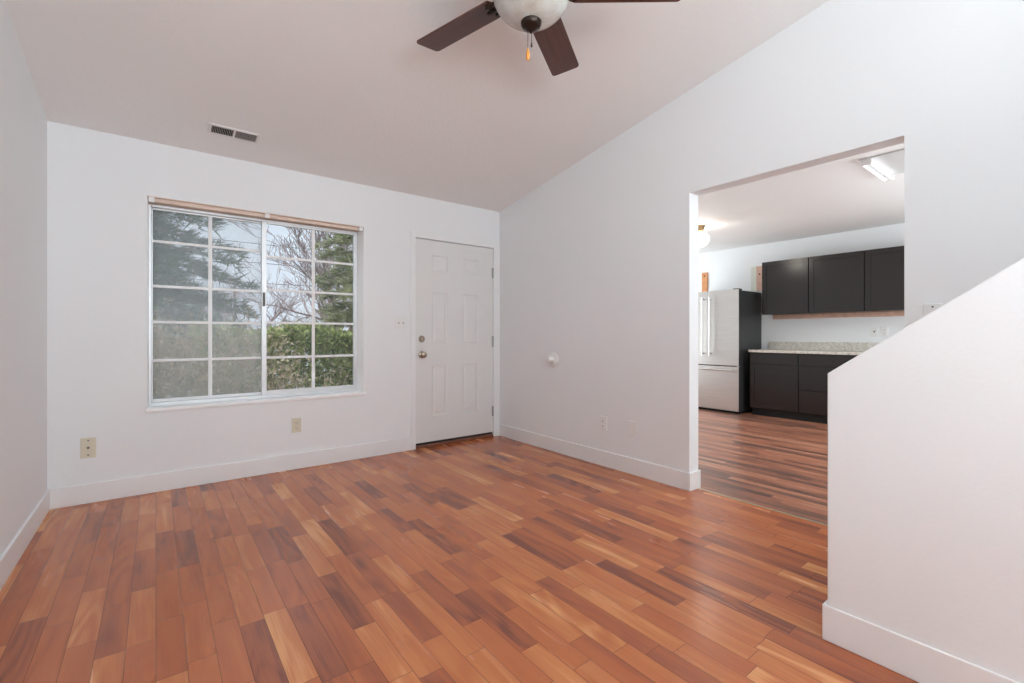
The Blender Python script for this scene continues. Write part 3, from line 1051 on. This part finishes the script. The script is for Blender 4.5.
def bar(parent, pts, ends):
    f = MB().tube(pts, [0.012] * len(pts), 12)
    for e in ends:
        f.tube([e, (FXF + 0.002, e[1], e[2])], [0.010, 0.010], 10)
    o = into(fr, f, 'handle', M['steel'], smooth=True)
    o.parent = parent


HX = FXF - 0.055
for par, y in ((dr, ym - 0.055), (dl_, ym + 0.055)):
    bar(par, [(HX, y, 0.80), (HX, y, 1.65)], [(HX, y, 0.83), (HX, y, 1.62)])
bar(fz, [(HX, FY_0 + 0.07, 0.605), (HX, FY_1 - 0.07, 0.605)], [(HX, FY_0 + 0.10, 0.605), (HX, FY_1 - 0.10, 0.605)])
for y in (FY_0 + 0.05, FY_1 - 0.05):
    into(fr, MB().box((FXF + 0.01, y - 0.035, 1.722), (FXF + 0.13, y + 0.035, 1.748)), 'hinge_cover', M['charcoal'], bevel=0.006)
into(fr, MB().box((FXF + 0.004, FY_0 - 0.008, 0.656), (FXF + 0.03, FY_0 + 0.03, 0.667)), 'hinge', M['steel'], bevel=0.002)

# kitchen lights
gx, gy = 5.3, 3.085
r = tag(empty('ceiling_light', (gx, gy, H)), 'lit round opal globe light with brass fitter on the kitchen ceiling', 'ceiling light')
MB().lathe([(0.05, -0.085), (0.058, -0.07), (0.045, -0.05), (0.06, -0.02), (0.075, 0.0)], (0, 0, 0), 'z', 28).build('fitter', M['brass'], r, smooth=True)
prof = [(0.11 * math.sin(a_) if 0 < i < 14 else 0.01, -0.165 - 0.098 * math.cos(a_)) for i, a_ in enumerate([PI * (k / 14) * 0.87 for k in range(15)])]
prof[-1] = (0.05, prof[-1][1])
MB().lathe(prof, (0, 0, 0), 'z', 32).build('globe', M['globe'], r, smooth=True)

r = tag(empty('fluorescent_light', (4.56, 0.84, H)), 'white fluorescent ceiling fixture with twin lit tubes in the kitchen', 'ceiling light')
into(r, MB().prism_x([(0.5, H - 0.012), (1.165, H - 0.012), (1.185, H), (0.48, H)], 4.26, 4.86), 'housing', M['vent2'], bevel=0.003)
for y in (1.15, 1.1, 0.585, 0.535):
    t = into(r, MB().tube([(4.28, y, H - 0.042), (4.84, y, H - 0.042)], [0.010, 0.010], 12), 'tube', M['tube'], smooth=True)
for x in (4.27, 4.85):
    for y in (1.126, 0.559):
        into(r, MB().box((x - 0.01, y - 0.034, H - 0.054), (x + 0.01, y + 0.034, H - 0.01)), 'lamp_holder', M['vent'], bevel=0.003)

# ------------------------------------------------------------------ outside
GZ = -0.35
rng = random.Random(7)
f = MB().box((-60, YB + WT + 0.02, GZ - 0.1), (1.2 + 60, 120, GZ))
struct(f.build('ground', M['ground']), 'yard ground with pale patches outside the window', 'ground')


def quad(mb, c, l, w, rg, up=0.0):
    u = Vector((rg.gauss(0, 1), rg.gauss(0, 1), rg.gauss(0, 1) + up)).normalized()
    v = u.cross(Vector((rg.gauss(0, 1), rg.gauss(0, 1), rg.gauss(0, 1)))).normalized()
    c = Vector(c)
    mb.add([c, c + u * l * 0.5 + v * w * 0.5, c + u * l, c + u * l * 0.5 - v * w * 0.5], [(0, 1, 2, 3)])


def grow(mb, p, dvec, length, rad, depth, rg, spread=0.55, up=0.15, tips=None, minr=0.004, kids=(2, 3)):
    pts, rads = [Vector(p)], [rad]
    dd = Vector(dvec).normalized()
    n = 3
    for i in range(n):
        dd = (dd + Vector((rg.gauss(0, 0.12), rg.gauss(0, 0.12), rg.gauss(0, 0.08) + up * 0.2))).normalized()
        pts.append(pts[-1] + dd * length / n)
        rads.append(max(minr, rad * (1 - 0.38 * (i + 1) / n)))
    mb.tube(pts, rads, 4 if rad < 0.03 else 6, cap=False)
    if depth == 0:
        if tips is not None:
            tips.append((pts[-1], dd))
        return
    for k in range(rg.randint(*kids) + (1 if depth > 2 else 0)):
        t = rg.choice((1, 2, 3, 3))
        nd = (dd + Vector((rg.gauss(0, spread), rg.gauss(0, spread), rg.gauss(0, spread * 0.7) + up))).normalized()
        grow(mb, pts[t], nd, length * rg.uniform(0.6, 0.82), rads[t] * 0.66, depth - 1, rg, spread, up, tips, minr, kids)


def bare_tree(loc, h, depth, label, seed, group='bare trees beyond the hedge'):
    rg = random.Random(seed)
    r = tag(empty('bare_tree', loc), label, 'tree', group)
    mb = MB()
    mb.tube([(0, 0, 0), (0.03, 0.02, h * 0.12), (0.0, 0.05, h * 0.22)], [h * 0.022, h * 0.018, h * 0.016], 8)
    mb.build('trunk', M['bark'], r)
    mb = MB()
    for k in range(4):
        a_ = k * PI / 2 + rg.uniform(0, 1)
        grow(mb, (0, 0.05, h * (0.14 + 0.026 * k)), (math.cos(a_) * 0.8, math.sin(a_) * 0.8, 1.0), h * 0.27, h * 0.011, depth, rg, 0.5, 0.18, None, h * 0.0009, (3, 3))
    mb.build('branches', M['twig'], r)


def conifer(loc, h, rad, nb, label, seed, mat, cat='tree', low=0.12):
    rg = random.Random(seed)
    r = tag(empty('conifer_tree', loc), label, cat, 'conifers outside the window')
    tr = MB()
    tr.tube([(0, 0, 0), (0.03, 0, h * 0.5), (0, 0, h)], [h * 0.03, h * 0.02, 0.01], 8)
    lf, br = MB(), MB()
    for i in range(nb):
        t = low + (1 - low) * (i + rg.random()) / nb
        z = h * t
        L_ = rad * (1 - t) ** 0.55 * rg.uniform(0.7, 1.1) + 0.12
        a_ = i * 2.399 + rg.uniform(-0.3, 0.3)
        dx, dy = math.cos(a_), math.sin(a_)
        pts = [(0, 0, z), (dx * L_ * .5, dy * L_ * .5, z + L_ * 0.10), (dx * L_, dy * L_, z - L_ * 0.02)]
        br.tube(pts, [0.03, 0.018, 0.006], 5, cap=False)
        for k in range(int(36 + 48 * L_)):
            s = rg.uniform(0.18, 1.03)
            side = rg.gauss(0, 0.20) * L_ * (1.15 - s)
            p = (dx * L_ * s - dy * side, dy * L_ * s + dx * side, z + L_ * (0.36 * s * (1 - s)) + rg.gauss(0, 0.05) - 0.03)
            for q in range(4):
                u = Vector((dx + rg.gauss(0, .7), dy + rg.gauss(0, .7), rg.gauss(0.1, .5))).normalized()
                v = u.cross(Vector((rg.gauss(0, 1), rg.gauss(0, 1), 1))).normalized()
                c = Vector(p)
                l, w = rg.uniform(0.12, 0.24), 0.03
                lf.add([c - v * w * .5, c + v * w * .5, c + u * l], [(0, 1, 2)])
    tr.build('trunk', M['bark'], r)
    br.build('branches', M['bark'], r)
    lf.build('needles', M[mat], r)


conifer((-0.95, 10.0, GZ), 9.2, 2.5, 250, 'dark dense conifer behind the fogged pane', 3, 'needle', low=0.04)
conifer((3.85, 9.4, GZ), 7.4, 1.85, 110, 'olive green pine behind the clear pane', 5, 'needle2', low=0.2)

# hedge: clipped, many small leaves
rg = random.Random(11)
mb = MB()
hx0, hx1, hy0, hy1, hz = 0.35, 4.2, 6.2, 7.1, 1.13
for i in range(42000):
    s = rg.random()
    x = rg.uniform(hx0, hx1)
    top = hz + 0.05 * math.sin(x * 5.1) + rg.gauss(0, 0.04)
    if s < 0.45:
        y, z = hy0 + abs(rg.gauss(0, 0.12)), GZ + (top - GZ) * rg.random() ** 0.6
    elif s < 0.8:
        y, z = rg.uniform(hy0, hy1), top - abs(rg.gauss(0, 0.07))
    else:
        y, z = rg.uniform(hy0, hy1), rg.uniform(GZ, top)
    quad(mb, (x, y, z), rg.uniform(0.035, 0.075), rg.uniform(0.022, 0.042), rg, 0.4)
hd = tag(empty('hedge', ((hx0 + hx1) / 2, hy0, GZ)), 'clipped yellow green hedge outside the window', 'hedge')
into(hd, mb, 'leaves', M['hedge'])
mb = MB()
for i in range(40):
    x = rg.uniform(hx0, hx1)
    grow(mb, (x, rg.uniform(hy0 + .2, hy1 - .2), GZ), (rg.gauss(0, .2), rg.gauss(0, .2), 1), 0.6, 0.013, 2, rg, 0.5, 0.2, None, 0.003)
into(hd, mb, 'stems', M['bark'])


def shrub(loc, w, h, n, depth, label, seed, leafmat, nl, stemmat='stem', leafsize=(0.04, 0.08), rad=0.008):
    rg = random.Random(seed)
    r = tag(empty('shrub', loc), label, 'shrub', 'shrubs outside the window')
    mb, tips = MB(), []
    for i in range(n):
        a_ = rg.uniform(0, 2 * PI)
        grow(mb, (rg.gauss(0, w * 0.25), rg.gauss(0, 0.12), 0), (math.cos(a_) * 0.45, math.sin(a_) * 0.3, 1), h * 0.45, rad, depth, rg, 0.42, 0.22, tips, 0.0022)
    mb.build('stems', M[stemmat], r)
    lf = MB()
    for k in range(nl):
        p, dd = tips[rg.randrange(len(tips))]
        q = p + Vector((rg.gauss(0, 0.05), rg.gauss(0, 0.05), rg.gauss(0, 0.05)))
        quad(lf, q, rg.uniform(*leafsize), leafsize[0] * 0.6, rg)
    lf.build('leaves', M[leafmat], r)


shrub((0.0, 5.2, GZ), 0.75, 1.4, 36, 3, 'brown twiggy shrub low behind the fogged pane', 21, 'brown', 6000, 'stem', (0.03, 0.06))
shrub((1.16, 5.3, GZ), 0.7, 1.35, 17, 1, 'bare shrub of tan stems in front of the hedge', 33, 'dry', 70, 'stem', (0.05, 0.1), 0.02)
shrub((0.74, 5.4, GZ), 0.6, 1.35, 12, 2, 'thin shrub with dry tan leaves behind the middle of the window', 35, 'dry', 260, 'stem', (0.05, 0.09))
bare_tree((4.4, 13.6, GZ), 6.3, 5, 'reddish bare tree beside the olive green pine', 41)
bare_tree((6.1, 19, GZ), 4.6, 4, 'small bare tree far behind the clear pane, third from the dark conifer', 42)
bare_tree((3.3, 22, GZ), 4.6, 4, 'small bare tree far behind the window mullion, second from the dark conifer', 43)
bare_tree((1.2, 18, GZ), 3.9, 4, 'small bare tree far off, just clear of the dark conifer', 44)
bare_tree((8.6, 24, GZ), 5.5, 4, 'small bare tree far off behind the reddish bare tree', 45)

# utility pole with wires
r = tag(empty('utility_pole', (4.2, 36, GZ)), 'thin utility pole far off against the sky', 'utility pole')
MB().tube([(0, 0, 0), (0, 0, 5.3)], [0.09, 0.07], 8).build('pole', M['pole'], r)
MB().box((-0.4, -0.05, 4.9), (0.4, 0.05, 4.99)).build('crossarm', M['pole'], r)
for k, z in enumerate((5.02, 6.4, 7.7)):
    f = MB()
    pts = [(-40 + 8 * i, 35.7 - 0.02 * k, GZ + z + 0.0006 * ((-40 + 8 * i) - 4.2) ** 2) for i in range(13)]
    f.tube(pts, [0.018] * 13, 5)
    w_ = f.build('power_line', M['dark'])
    tag(w_, ('lowest', 'middle', 'topmost')[k] + ' thin wire of the power lines across the sky', 'power line', 'power lines')
